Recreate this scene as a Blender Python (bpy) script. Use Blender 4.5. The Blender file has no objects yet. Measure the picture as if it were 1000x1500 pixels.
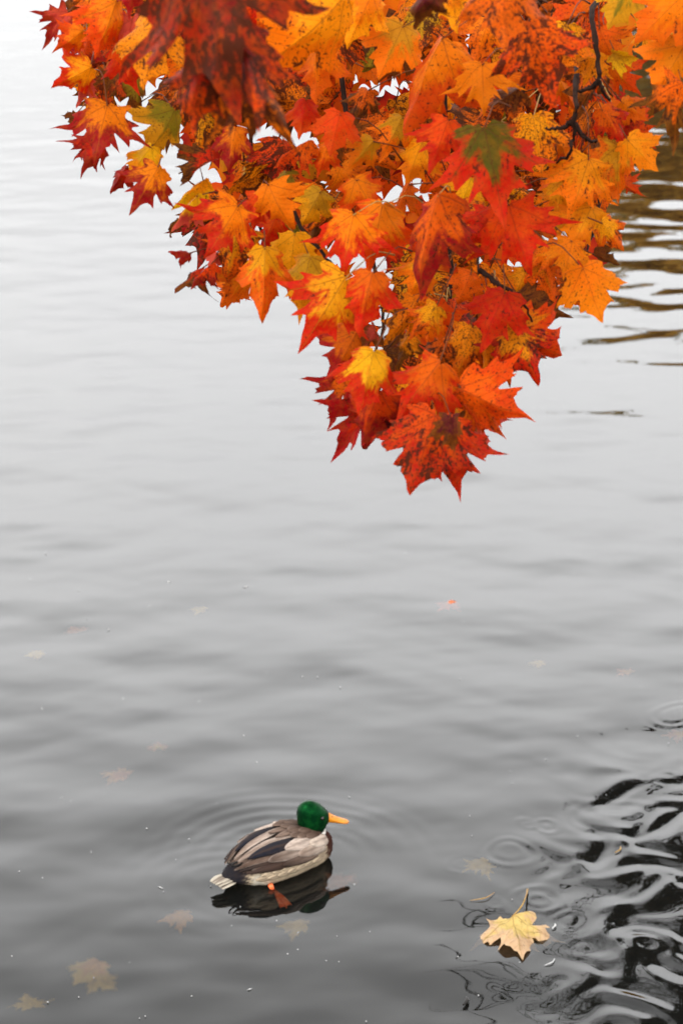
import bpy, math, random
import numpy as np
from mathutils import Vector, Matrix, Quaternion
random.seed(7); rng = np.random.default_rng(7)
R = math.radians
scn = bpy.context.scene
COL = scn.collection

# ------------------------------------------------------------------ camera, sky, sun, exposure
CAM_H, PITCH, FPX = 2.6, R(-19.5), 3124.0          # eye height, tilt, focal length in pixels of a 1000x1500 frame
cam_d = bpy.data.cameras.new('camera'); cam = bpy.data.objects.new('camera', cam_d); COL.objects.link(cam)
cam.location = (0, 0, CAM_H); cam.rotation_euler = (R(90) + PITCH, 0, 0)
cam_d.sensor_fit = 'VERTICAL'; cam_d.sensor_height = 36; cam_d.sensor_width = 24
cam_d.lens = 36 / 1500 * FPX
cam_d.clip_start = 0.05; cam_d.clip_end = 6000
cam_d.dof.use_dof = True; cam_d.dof.focus_distance = 3.75; cam_d.dof.aperture_fstop = 8.0
scn.camera = cam

SUN_EL, SUN_AZ = R(52), R(215)                      # high soft sun behind the cloud, behind and left of the camera
world = bpy.data.worlds.new('World'); scn.world = world; world.use_nodes = True
wn, wl = world.node_tree.nodes, world.node_tree.links; wn.clear()
w_out = wn.new('ShaderNodeOutputWorld'); w_bg = wn.new('ShaderNodeBackground'); w_bg.inputs[1].default_value = 0.10
sky = wn.new('ShaderNodeTexSky'); sky.sky_type = 'NISHITA'; sky.sun_disc = False
sky.sun_elevation = SUN_EL; sky.sun_rotation = SUN_AZ; sky.dust_density = 4
hsv = wn.new('ShaderNodeHueSaturation'); hsv.inputs['Saturation'].default_value = 0.1
wl.new(sky.outputs[0], hsv.inputs['Color'])
tc = wn.new('ShaderNodeTexCoord'); cn = wn.new('ShaderNodeTexNoise')
cn.inputs['Scale'].default_value = 2.6; cn.inputs['Detail'].default_value = 5; cn.inputs['Roughness'].default_value = .55
wl.new(tc.outputs['Generated'], cn.inputs['Vector'])
cr = wn.new('ShaderNodeValToRGB')                    # the overcast cloud deck
cr.color_ramp.elements[0].position = .28; cr.color_ramp.elements[0].color = (.92, .925, .935, 1)
cr.color_ramp.elements[1].position = .72; cr.color_ramp.elements[1].color = (1, 1, 1, 1)
wl.new(cn.outputs['Fac'], cr.inputs['Fac'])
cs = wn.new('ShaderNodeVectorMath'); cs.operation = 'SCALE'; cs.inputs['Scale'].default_value = 25.5
sp = wn.new('ShaderNodeSeparateXYZ'); wl.new(tc.outputs['Generated'], sp.inputs[0])
eg = wn.new('ShaderNodeValToRGB'); er = eg.color_ramp; er.interpolation = 'B_SPLINE'   # brightest low over the lake, thicker cloud overhead
while len(er.elements) < 7: er.elements.new(.5)
for e_, (p_, v_) in zip(er.elements, ((0., .37), (.12, .42), (.21, .60), (.33, 1.), (.45, .99), (.57, .46), (1., .44))): e_.position = p_; e_.color = (v_, v_, v_, 1)
wl.new(sp.outputs[2], eg.inputs[0])
cg = wn.new('ShaderNodeVectorMath'); cg.operation = 'SCALE'; wl.new(cr.outputs[0], cg.inputs[0]); wl.new(eg.outputs[0], cg.inputs['Scale'])
wl.new(cg.outputs[0], cs.inputs[0])
wm = wn.new('ShaderNodeMixRGB'); wm.inputs[0].default_value = .88
wl.new(hsv.outputs[0], wm.inputs[1]); wl.new(cs.outputs[0], wm.inputs[2])
wl.new(wm.outputs[0], w_bg.inputs[0]); wl.new(w_bg.outputs[0], w_out.inputs[0])

sun_d = bpy.data.lights.new('sun', 'SUN'); sun_d.energy = 1.1; sun_d.angle = R(22); sun_d.color = (1, .96, .9)
sun = bpy.data.objects.new('sun', sun_d); COL.objects.link(sun)
sdir = Vector((math.sin(SUN_AZ) * math.cos(SUN_EL), math.cos(SUN_AZ) * math.cos(SUN_EL), math.sin(SUN_EL)))
sun.rotation_euler = sdir.to_track_quat('Z', 'Y').to_euler()
scn.view_settings.view_transform = 'Standard'; scn.view_settings.look = 'None'
scn.view_settings.gamma = 1; scn.view_settings.use_curve_mapping = False
scn.view_settings.exposure = 1.0
scn.render.engine = 'CYCLES'
scn.cycles.max_bounces = 10; scn.cycles.transparent_max_bounces = 12

# ------------------------------------------------------------------ helpers
FW = Vector((0, math.cos(PITCH), math.sin(PITCH))); UP = Vector((0, -math.sin(PITCH), math.cos(PITCH))); RT = Vector((1, 0, 0))
CAM = Vector((0, 0, CAM_H))
def ray(px, py): return FW + RT * ((px - 500) / FPX) + UP * ((750 - py) / FPX)
def P(px, py, depth): return CAM + ray(px, py) * depth
def W(px, py, z=0.0):
    d = ray(px, py); return CAM + d * ((z - CAM_H) / d.z)

def mesh(name, verts, faces, mat=None, smooth=True, uv=None, cols=None):
    me = bpy.data.meshes.new(name)
    me.from_pydata([tuple(v) for v in verts], [], [tuple(f) for f in faces])
    if mat: me.materials.append(mat)
    if smooth: me.polygons.foreach_set('use_smooth', [True] * len(me.polygons))
    if uv is not None:
        l = me.uv_layers.new(name='UVMap'); vi = np.zeros(len(me.loops), int); me.loops.foreach_get('vertex_index', vi)
        l.data.foreach_set('uv', np.asarray(uv, float)[vi].ravel())
    if cols is not None:
        a = me.color_attributes.new('pigment', 'FLOAT_COLOR', 'POINT')
        c = np.ones((len(verts), 4)); c[:, :3] = cols; a.data.foreach_set('color', c.ravel())
    me.update(); return me
def link(name, me, parent=None, mw=None):
    o = bpy.data.objects.new(name, me); COL.objects.link(o)
    if mw is not None: o.matrix_basis = mw
    if parent is not None:
        o.parent = parent; o.matrix_parent_inverse = WM[parent.name].inverted()
    WM[o.name] = (mw.copy() if mw is not None else Matrix.Identity(4))
    return o
WM = {}
def tag(o, label=None, cat=None, group=None, kind=None):
    if label: o['label'] = label
    if cat: o['category'] = cat
    if group: o['group'] = group
    if kind: o['kind'] = kind
    return o
def empty(name, loc, rz=0):
    o = bpy.data.objects.new(name, None); COL.objects.link(o); o.empty_display_size = .1
    m = Matrix.Translation(loc) @ Matrix.Rotation(rz, 4, 'Z'); o.matrix_basis = m; WM[o.name] = m; return o

def tube(pts, radii, n=6, cap=True):
    pts = [Vector(p) for p in pts]; V = []; F = []
    ref = Vector((.3, .2, .9)); 
    for i, p in enumerate(pts):
        t = (pts[min(i + 1, len(pts) - 1)] - pts[max(i - 1, 0)]).normalized()
        a = t.cross(ref)
        if a.length < .05: a = t.cross(Vector((1, 0, 0)))
        a.normalize(); b = t.cross(a)
        for k in range(n):
            q = 2 * math.pi * k / n; V.append(p + (a * math.cos(q) + b * math.sin(q)) * radii[i])
    for i in range(len(pts) - 1):
        for k in range(n):
            F.append((i * n + k, i * n + (k + 1) % n, (i + 1) * n + (k + 1) % n, (i + 1) * n + k))
    if cap: F.append(tuple(range(n - 1, -1, -1))); F.append(tuple((len(pts) - 1) * n + k for k in range(n)))
    return V, F
def spline(pts, n):
    pts = [Vector(p) for p in pts]
    if len(pts) < 3: return [pts[0].lerp(pts[-1], i / n) for i in range(n + 1)]
    e = [pts[0] * 2 - pts[1]] + pts + [pts[-1] * 2 - pts[-2]]; out = []
    m = len(pts) - 1
    for i in range(n + 1):
        u = i / n * m; k = min(int(u), m - 1); t = u - k
        a, b, c, d = e[k:k + 4]
        out.append(.5 * ((2 * b) + (c - a) * t + (2 * a - 5 * b + 4 * c - d) * t * t + (3 * b - a - 3 * c + d) * t ** 3))
    return out
class Acc:
    def __init__(s): s.v = []; s.f = []
    def add(s, vf):
        o = len(s.v); s.v += list(vf[0]); s.f += [tuple(i + o for i in f) for f in vf[1]]

# node helper
class NT:
    def __init__(s, name):
        s.m = bpy.data.materials.new(name); s.m.use_nodes = True; s.t = s.m.node_tree; s.t.nodes.clear()
    def n(s, typ, **kw):
        x = s.t.nodes.new(typ)
        for k, v in kw.items(): setattr(x, k, v)
        return x
    def l(s, a, b): s.t.links.new(a, b)
    def put(s, sock, v):
        if isinstance(v, bpy.types.NodeSocket): s.l(v, sock)
        elif v is not None: sock.default_value = v
    def math(s, op, a, b=None, c=None, clamp=False):
        x = s.n('ShaderNodeMath', operation=op, use_clamp=clamp)
        s.put(x.inputs[0], a)
        if b is not None: s.put(x.inputs[1], b)
        if c is not None: s.put(x.inputs[2], c)
        return x.outputs[0]
    def mix(s, f, a, b, typ='MIX'):
        x = s.n('ShaderNodeMixRGB', blend_type=typ)
        for i, v in enumerate((f, a, b)):
            if isinstance(v, tuple) and len(v) == 3: v = v + (1,)
            s.put(x.inputs[i], v)
        return x.outputs[0]
    def noise(s, vec, scale, detail=3, rough=.55, dist=0):
        x = s.n('ShaderNodeTexNoise'); s.put(x.inputs['Vector'], vec)
        x.inputs['Scale'].default_value = scale; x.inputs['Detail'].default_value = detail
        x.inputs['Roughness'].default_value = rough; x.inputs['Distortion'].default_value = dist
        return x.outputs['Fac']
    def sstep(s, v, lo, hi, a=0., b=1.):
        x = s.n('ShaderNodeMapRange', interpolation_type='SMOOTHSTEP'); s.put(x.inputs[0], v)
        s.put(x.inputs[1], lo); s.put(x.inputs[2], hi); x.inputs[3].default_value = a; x.inputs[4].default_value = b
        return x.outputs[0]
    def bsdf(s, col, rough=.6, spec=.4, bump=None, bstr=.3, bdist=.002, **kw):
        x = s.n('ShaderNodeBsdfPrincipled')
        if isinstance(col, tuple) and len(col) == 3: col = col + (1,)
        s.put(x.inputs['Base Color'], col); s.put(x.inputs['Roughness'], rough); x.inputs['Specular IOR Level'].default_value = spec
        if bump is not None:
            b = s.n('ShaderNodeBump'); b.inputs['Strength'].default_value = bstr; b.inputs['Distance'].default_value = bdist
            s.l(bump, b.inputs['Height']); s.l(b.outputs[0], x.inputs['Normal'])
        return x.outputs[0]
    def out(s, sh):
        o = s.n('ShaderNodeOutputMaterial'); s.l(sh, o.inputs['Surface']); return s.m

# ------------------------------------------------------------------ materials
def leaf_material():
    N = NT('autumn_leaf')
    uv = N.n('ShaderNodeUVMap').outputs[0]
    rnd = N.n('ShaderNodeObjectInfo').outputs['Random']
    off = N.n('ShaderNodeVectorMath', operation='ADD'); N.l(uv, off.inputs[0])
    cx = N.n('ShaderNodeCombineXYZ'); N.put(cx.inputs[0], N.math('MULTIPLY', rnd, 91.)); N.put(cx.inputs[1], N.math('MULTIPLY', rnd, 53.)); N.put(cx.inputs[2], N.math('MULTIPLY', rnd, 17.))
    N.l(cx.outputs[0], off.inputs[1]); nv = off.outputs[0]
    sx = N.n('ShaderNodeSeparateXYZ'); N.l(uv, sx.inputs[0]); u, v = sx.outputs[0], sx.outputs[1]
    def att(nm): return N.n('ShaderNodeAttribute', attribute_type='OBJECT', attribute_name=nm)
    base, tip, spot = att('base_color').outputs['Color'], att('tip_color').outputs['Color'], att('spots').outputs['Fac']
    # veins: five main rays from the stalk, side veins off each
    cur = None
    for a in (0, 47, -47, 100, -100):
        dx, dy = math.sin(R(a)), math.cos(R(a))
        t = N.math('ADD', N.math('MULTIPLY', u, dx), N.math('MULTIPLY', v, dy))
        s_ = N.math('ABSOLUTE', N.math('SUBTRACT', N.math('MULTIPLY', u, dy), N.math('MULTIPLY', v, dx)))
        s_ = N.math('ADD', s_, N.math('MULTIPLY', N.math('LESS_THAN', t, 0.), 9.))
        if cur is None: cur, tc_ = s_, t
        else:
            k = N.math('LESS_THAN', s_, cur)
            tc_ = N.math('ADD', tc_, N.math('MULTIPLY', k, N.math('SUBTRACT', t, tc_)))
            cur = N.math('MINIMUM', cur, s_)
    wid = N.math('SUBTRACT', .014, N.math('MULTIPLY', tc_, .010))
    main = N.math('SUBTRACT', 1., N.sstep(cur, N.math('MULTIPLY', wid, .35), wid))
    fr = N.math('ABSOLUTE', N.math('SUBTRACT', N.math('FRACT', N.math('MULTIPLY', N.math('SUBTRACT', tc_, N.math('MULTIPLY', cur, .85)), 8.5)), .5))
    side = N.math('SUBTRACT', 1., N.sstep(fr, .0, .055))
    # base -> tip colour, broken up by blotches
    sub = N.n('ShaderNodeVectorMath', operation='DISTANCE'); N.l(uv, sub.inputs[0]); sub.inputs[1].default_value = (0, .16, 0)
    vc = N.n('ShaderNodeCombineXYZ'); N.put(vc.inputs[0], N.math('MULTIPLY', tc_, 2.2)); N.put(vc.inputs[1], N.math('MULTIPLY', cur, 9.)); N.put(vc.inputs[2], N.math('ADD', N.math('MULTIPLY', rnd, 77.), N.math('MULTIPLY', u, 1.5)))
    along = N.noise(vc.outputs[0], 1.6, 4, .6)
    blotch = N.math('ADD', N.math('MULTIPLY', N.noise(nv, 2.6, 4, .6), .5), N.math('MULTIPLY', along, .5))
    g = N.math('ADD', N.math('MULTIPLY', sub.outputs['Value'], 1.25), N.math('MULTIPLY', N.math('SUBTRACT', blotch, .5), 2.2))
    g = N.math('SUBTRACT', g, N.math('MULTIPLY', N.sstep(cur, 0., .10, 1., 0.), .16))
    col = N.mix(N.sstep(g, .2, .58), base, tip)
    fine = N.noise(nv, 9., 4, .65)
    col = N.mix(N.sstep(fine, .35, .7, 0., .35), col, N.mix(.5, col, (.45, .15, .008), 'MIX'))
    # brown blight patches and pin spots
    rag = N.math('ADD', N.math('MULTIPLY', N.noise(nv, 11., 6, .75, .4), .55), N.math('MULTIPLY', N.math('ADD', along, N.math('MULTIPLY', N.sstep(cur, .02, .16), .10)), .45))
    th = N.math('SUBTRACT', .68, N.math('MULTIPLY', spot, .20))
    pat = N.sstep(rag, th, N.math('ADD', th, .045))
    col = N.mix(N.math('MULTIPLY', pat, .9), col, (.045, .014, .006))
    pin = N.noise(nv, 27., 3, .6)
    th2 = N.math('SUBTRACT', .67, N.math('MULTIPLY', spot, .16))
    col = N.mix(N.math('MULTIPLY', N.sstep(pin, th2, N.math('ADD', th2, .05)), .8), col, (.06, .016, .006))
    col = N.mix(N.math('MULTIPLY', side, .30), col, (.10, .025, .006))
    col = N.mix(N.math('MULTIPLY', main, .72), col, N.mix(.45, (.12, .03, .01), base))
    hgt = N.math('ADD', N.math('MULTIPLY', main, -.8), N.math('ADD', N.math('MULTIPLY', side, -.4), N.math('MULTIPLY', fine, .9)))
    front = N.bsdf(col, N.math('ADD', .36, N.math('MULTIPLY', fine, .25)), .05, hgt, .5, .004)
    tr = N.n('ShaderNodeBsdfTranslucent'); N.l(N.mix(1., col, (1, .82, .6), 'MULTIPLY'), tr.inputs[0])
    mx = N.n('ShaderNodeMixShader'); mx.inputs[0].default_value = .38
    N.l(front, mx.inputs[1]); N.l(tr.outputs[0], mx.inputs[2])
    return N.out(mx.outputs[0])
M_LEAF = leaf_material()

def simple(name, c1, c2, scale=8., rough=.7, spec=.3, bstr=.4, bdist=.01, detail=5, coord='Object'):
    N = NT(name); t = N.n('ShaderNodeTexCoord').outputs[coord]
    f = N.noise(t, scale, detail, .6); col = N.mix(N.sstep(f, .3, .7), c1, c2)
    return N.out(N.bsdf(col, rough, spec, N.noise(t, scale * 3, 4), bstr, bdist))
M_TWIG = simple('twig_bark', (.012, .006, .004), (.03, .014, .009), 60, .8, .08, .4, .001)
M_BARK = simple('trunk_bark', (.03, .022, .016), (.085, .065, .05), 9, .9, .2, .8, .03)
M_STALK = simple('leaf_stalk_skin', (.07, .016, .006), (.14, .04, .008), 30, .6, .12, .2, .0005)
M_STALK_Y = simple('yellow_stalk_skin', (.34, .20, .03), (.26, .13, .025), 30, .5, .4, .2, .0005)
M_SOIL = simple('bank_soil', (.045, .032, .02), (.11, .075, .04), 3, .95, .1, .8, .05)
M_BED = simple('bed_mud', (.010, .010, .009), (.02, .018, .014), 3, .95, .1, .3, .02)

def foliage_mat(name, a, b, c):
    N = NT(name); t = N.n('ShaderNodeTexCoord').outputs['Object']
    f = N.noise(t, 1.1, 4, .6); f2 = N.noise(t, 6., 3, .6)
    col = N.mix(N.sstep(f, .35, .65), a, b); col = N.mix(N.sstep(f2, .5, .7), col, c)
    d = N.bsdf(col, .7, .2); tr = N.n('ShaderNodeBsdfTranslucent'); N.l(col, tr.inputs[0])
    mx = N.n('ShaderNodeMixShader'); mx.inputs[0].default_value = .25; N.l(d, mx.inputs[1]); N.l(tr.outputs[0], mx.inputs[2])
    return N.out(mx.outputs[0])
M_F_OLIVE = foliage_mat('olive_foliage', (.20, .15, .04), (.30, .19, .035), (.09, .085, .028))
M_F_RUST = foliage_mat('rust_foliage', (.42, .21, .025), (.5, .27, .03), (.2, .13, .035))
M_F_DARK = foliage_mat('dark_foliage', (.020, .020, .010), (.035, .028, .012), (.07, .02, .008))
M_F_MAPLE = foliage_mat('maple_foliage', (.55, .14, .012), (.5, .05, .01), (.62, .28, .02))

def water_material():
    N = NT('lake_water')
    fr = N.n('ShaderNodeFresnel'); fr.inputs['IOR'].default_value = 1.36
    gl = N.n('ShaderNodeBsdfGlossy'); gl.inputs['Roughness'].default_value = .015; gl.inputs['Color'].default_value = (1, 1, 1, 1)
    tr = N.n('ShaderNodeBsdfRefraction'); tr.inputs['Color'].default_value = (.95, .93, .84, 1); tr.inputs['IOR'].default_value = 1.333; tr.inputs['Roughness'].default_value = .26
    df = N.n('ShaderNodeBsdfDiffuse'); df.inputs[0].default_value = (.005, .0055, .0055, 1)
    b = N.n('ShaderNodeMixShader'); b.inputs[0].default_value = .5; N.l(df.outputs[0], b.inputs[1]); N.l(tr.outputs[0], b.inputs[2])
    m = N.n('ShaderNodeMixShader'); N.l(fr.outputs[0], m.inputs[0]); N.l(b.outputs[0], m.inputs[1]); N.l(gl.outputs[0], m.inputs[2])
    return N.out(m.outputs[0])
M_WATER = water_material()

# ------------------------------------------------------------------ water
def geo(a, b, step, grow):
    out = [a]; s = step
    while out[-1] < b: out.append(out[-1] + s); s *= grow
    return out
DUCK_C = W(395, 1277); DUCK_PHI = R(39.8)
def water():
    xs = np.concatenate([-np.array(geo(4.6, 2500, .06, 1.16))[::-1], np.arange(-4.57, -1.25, .035), np.arange(-1.25, .2, .014),
                         np.arange(.2, 1.4, .007), np.arange(1.4, 4.6, .035), np.array(geo(4.6, 2500, .06, 1.16))])
    far = [6.3]
    while far[-1] < 27: far.append(far[-1] * 1.0024)
    ys = np.concatenate([-np.array(geo(0.5, 400, .3, 1.3))[::-1], np.arange(0, 3.9, .12), np.arange(3.9, 6.3, .0085), np.array(far), np.array(geo(27.1, 5000, .09, 1.05))])
    X, Y = np.meshgrid(xs, ys)
    Z = np.zeros_like(X); r = np.random.default_rng(21)
    fade = np.exp(-np.maximum(Y - 30, 0) / 12) * np.exp(-np.maximum(np.abs(X) - 6, 0) / 4) * (Y > .3)
    n = 100
    near = 1 / (1 + np.exp(-(Y - 6.8) / .7))
    trr = 1 / (1 + np.exp(-(X - (.085 * Y)) / .35)) / (1 + np.exp(-(Y - 10.5) / 1.2))
    for i in range(n):
        lam = .10 * (8.) ** r.random() ** 1.1; k = 2 * math.pi / lam; th = r.normal(0, .62); ph = r.random() * 7
        sl = .0175 / math.sqrt(n / 2) * (1.1 if lam > .2 else .6)
        amp = sl / k
        ax = .10 * math.sin(i); 
        Z += amp * np.sin(k * (X * math.sin(th) + Y * math.cos(th) + .05 * np.sin(1.3 * X + .7 * Y + i)) + ph) * (1.1 + .2 * near + .6 * trr) * fade
    for i in range(36):
        lam = .055 * 2.4 ** r.random(); k = 2 * math.pi / lam; th = r.normal(0, .9); ph = r.random() * 7
        Z += .0055 / math.sqrt(18) / k * np.sin(k * (X * math.sin(th) + Y * math.cos(th) + .04 * np.sin(2.1 * X + 1.7 * Y + i)) + ph) * fade * np.exp(-np.maximum(Y - 9, 0) / 4) * (.55 + .45 * np.sin(1.1 * X + .8 * Y + i))
    # broken water under the overhanging tree at the right
    c = W(930, 1370)
    L = W(868, 1340).x
    mask = 1 / (1 + np.exp(-(X - (L + .10 * (Y - 5) + .03 * np.sin(9 * Y))) / .055)) * np.exp(-np.maximum(Y - 4.95, 0) ** 2 / .09) * (Y > 3.5)
    wx = X + .045 * np.sin(11 * Y + 5 * X) + .025 * np.sin(23 * Y - 19 * X); wy = Y + .045 * np.sin(12 * X + 1 - 4 * Y) + .025 * np.sin(25 * X + 13 * Y)
    for i in range(26):
        lam = .06 * 3.6 ** r.random(); k = 2 * math.pi / lam; th = r.random() * 6.28; ph = r.random() * 7
        Z += mask * (.068 / math.sqrt(13)) / k * np.sin(k * (wx * math.sin(th) + wy * math.cos(th)) + ph)
    def ring(px, py, rp, lam, sl, wd, half=None):
        p = W(px, py); d = np.hypot(X - p.x + .35 * (wx - X), Y - p.y + .35 * (wy - Y)); rr = rp / 620.; sl *= 1.15 * (.7 + .3 * np.sin(2 * np.arctan2(Y - p.y, X - p.x) + px))
        Z[...] += sl * lam / 6.283 * np.sin(6.283 * (d - rr) / lam) * np.exp(-((d - rr) / (wd * lam)) ** 2)
    for (px, py, rp, lam, sl, wd) in RINGS: ring(px, py, rp, lam, sl, wd)
    # ripples spreading from the duck
    for (px, py, sl, lam, r0, r1) in ((420, 1262, .042, .048, .13, .37), (475, 1246, .034, .040, .03, .22), (330, 1300, .018, .05, .05, .3)):
        p = W(px, py); d = np.hypot(X - p.x, Y - p.y)
        env = np.exp(-((d - (r0 + r1) / 2) / ((r1 - r0) / 2)) ** 2)
        ang = np.arctan2(Y - p.y, X - p.x)
        env *= .55 + .45 * np.cos(ang - R(110)) + .15 * np.sin(3 * ang)
        Z += sl * lam / 6.283 * np.sin(6.283 * d / lam + .5 * np.sin(2 * ang)) * env
    ny, nx = X.shape
    V = np.stack([X.ravel(), Y.ravel(), Z.ravel()], 1)
    idx = np.arange(ny * nx).reshape(ny, nx)
    F = np.stack([idx[:-1, :-1], idx[:-1, 1:], idx[1:, 1:], idx[1:, :-1]], -1).reshape(-1, 4)
    me = bpy.data.meshes.new('water'); me.vertices.add(len(V)); me.vertices.foreach_set('co', V.ravel())
    me.loops.add(F.size); me.loops.foreach_set('vertex_index', F.ravel().astype(np.int32))
    me.polygons.add(len(F)); me.polygons.foreach_set('loop_start', np.arange(0, F.size, 4, dtype=np.int32))
    me.polygons.foreach_set('use_smooth', np.ones(len(F), bool)); me.materials.append(M_WATER)
    me.update(calc_edges=True); me.validate()
    tag(link('water', me), kind='structure')
RINGS = [(742, 1250, 33, .035, .085, .7), (686, 1270, 28, .03, .035, .6), (803, 1207, 17, .03, .09, .7), (770, 1206, 12, .03, .05, .8),
         (952, 1390, 14, .04, .14, 1.4), (795, 1310, 30, .035, .07, .8), (800, 1312, 10, .03, .09, .8), (838, 1342, 20, .028, .12, 1.2),
         (905, 1195, 60, .04, .05, .8), (900, 1270, 45, .045, .05, .8), (870, 1390, 34, .035, .05, .8), (800, 1440, 16, .04, .05, .8), (968, 1140, 22, .035, .05, .6), (985, 1045, 40, .04, .07, .7),
         (735, 1325, 12, .03, .05, .8), (860, 1255, 10, .03, .08, .7)]
water()
def sheet(name, x0, x1, y0, y1, z, mat):
    return tag(link(name, mesh(name, [(x0, y0, z), (x1, y0, z), (x1, y1, z), (x0, y1, z)], [(0, 1, 2, 3)], mat)), kind='structure')
sheet('lake_bed', -2500, 2500, -400, 5000, -.9, M_BED)

def bank():
    # shoreline along the right and behind the camera; ground rises away from it
    line = np.array([(-400, -3), (-60, -1.5), (-8, -.6), (-2, .3), (1.2, .7), (2.7, 1.6), (3.3, 4), (3.7, 8), (4.3, 14), (5.2, 22), (5.9, 30), (5.9, 38), (5.9, 44), (6.1, 52), (9, 60), (20, 68), (60, 80), (400, 160)], float)
    pts = np.concatenate([a + (b - a) * np.linspace(0, 1, 60)[:, None] for a, b in zip(line[:-1], line[1:])])
    xs = np.concatenate([np.arange(-400, -10, 30.), np.arange(-10, -3, 1.), np.arange(-3, 12, .2), np.array(geo(12, 400, .5, 1.25))])
    ys = np.concatenate([-np.array(geo(6, 300, 1., 1.35))[::-1], np.arange(-5.8, 10, .2), np.arange(10, 60, .5), np.array(geo(60, 500, 1., 1.3))])
    X, Y = np.meshgrid(xs, ys); q = np.stack([X.ravel(), Y.ravel()], 1)
    d = np.concatenate([np.sqrt(((c[:, None] - pts[None]) ** 2).sum(-1)).min(1) for c in np.array_split(q, 40)])
    land = q[:, 0] > np.interp(q[:, 1], line[:, 1], line[:, 0], left=-1e6, right=400)
    d = np.where(land, d, -d) + .08 * np.sin(3 * q[:, 0] + 2 * q[:, 1]) * np.exp(-np.abs(d))
    z = np.interp(d, [-1.5, -.15, 0, .5, 1.4, 3, 8, 25, 120], [-1.2, -.15, .1, .38, .8, 1., 1.3, 2.2, 5]) + .04 * np.sin(2.3 * q[:, 0]) * np.sin(1.9 * q[:, 1])
    ny, nx = X.shape; idx = np.arange(nx * ny).reshape(ny, nx); keep = (d > -1.5).reshape(ny, nx)
    kf = keep[:-1, :-1] & keep[:-1, 1:] & keep[1:, 1:] & keep[1:, :-1]
    F = np.stack([idx[:-1, :-1], idx[:-1, 1:], idx[1:, 1:], idx[1:, :-1]], -1)[kf]
    used = np.unique(F); re = np.full(nx * ny, -1); re[used] = np.arange(len(used))
    tag(link('bank', mesh('bank', np.column_stack([q, z])[used], re[F], M_SOIL)), kind='structure')
bank()

# ------------------------------------------------------------------ trees along the right bank (seen mirrored in the water)
def leaf_quads(centres, size, r):
    V = []; F = []
    for c in centres:
        a = Vector(r.normal(size=3)).normalized(); b = a.cross(Vector(r.normal(size=3))).normalized()
        s = size * (.6 + .8 * r.random()); i = len(V); c = Vector(c)
        V += [c - a * s, c + b * s * .55, c + a * s, c - b * s * .55]; F.append((i, i + 1, i + 2, i + 3))
    return V, F
def bank_tree(name, label, loc, h, crown_r, mat, seed, n_leaf, low=.25, leaf=.12):
    r = np.random.default_rng(seed); root = tag(empty(name, loc), label, 'tree', 'trees along the right bank')
    L = Vector(loc)
    tr = spline([L + Vector((0, 0, -.2)), L + Vector((.1 * h * (r.random() - .5), .05, h * .45)), L + Vector((.1 * h * (r.random() - .5), 0, h * .9))], 10)
    link('trunk', mesh('trunk', *tube(tr, [h * .028 * (1 - .85 * i / 10) for i in range(11)], 8), M_BARK), root)
    acc = Acc(); cent = []
    for k in range(16):
        b0 = tr[2 + int(r.random() * 8)]; a = r.random() * 6.28; u = r.random()
        e = b0 + Vector((math.cos(a) * crown_r * (.5 + .5 * u), math.sin(a) * crown_r * (.5 + .5 * u), h * (.05 + .22 * r.random())))
        e.z = min(e.z, L.z + h)
        pts = spline([b0, b0.lerp(e, .5) + Vector((0, 0, .04 * h)), e], 6); acc.add(tube(pts, [h * .009 * (1 - .13 * i) for i in range(7)], 5))
        for q in pts[2:]:
            for j in range(n_leaf // 80):
                d = Vector(r.normal(size=3)) * crown_r * .22; c = q + d
                if c.z > L.z + low * h: cent.append(c)
    link('limb', mesh('limb', acc.v, acc.f, M_BARK), root)
    tag(link('crown', mesh('crown', *leaf_quads(cent, leaf, r), mat, smooth=False), root), kind='stuff')
    return root
for (lab, x, y, h, cr_, mt, n, low) in (
    ('broad olive tree on the right bank mirrored brown in the top right water', 7.3, 44, 6.4, 2.7, M_F_OLIVE, 6400, .04),
    ('rust coloured bush tree at the water edge mirrored orange on the right', 6.5, 36, 4.4, 2.0, M_F_RUST, 4400, .03),
    ('tall green tree behind the rust bush mirrored darkest at top right', 8.3, 50, 7.6, 3.0, M_F_OLIVE, 6400, .06),
    ('second rust tree further along the right bank beyond the olive tree', 11.8, 57, 6.0, 2.3, M_F_RUST, 3600, .06),
    ('small olive tree set back on the right bank nearest the maple', 12.5, 30, 6.2, 1.8, M_F_OLIVE, 3600, .08)):
    bank_tree('bank_tree', lab, (x, y, .5), h, cr_, mt, int(x * 10), n, low, .16)

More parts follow.
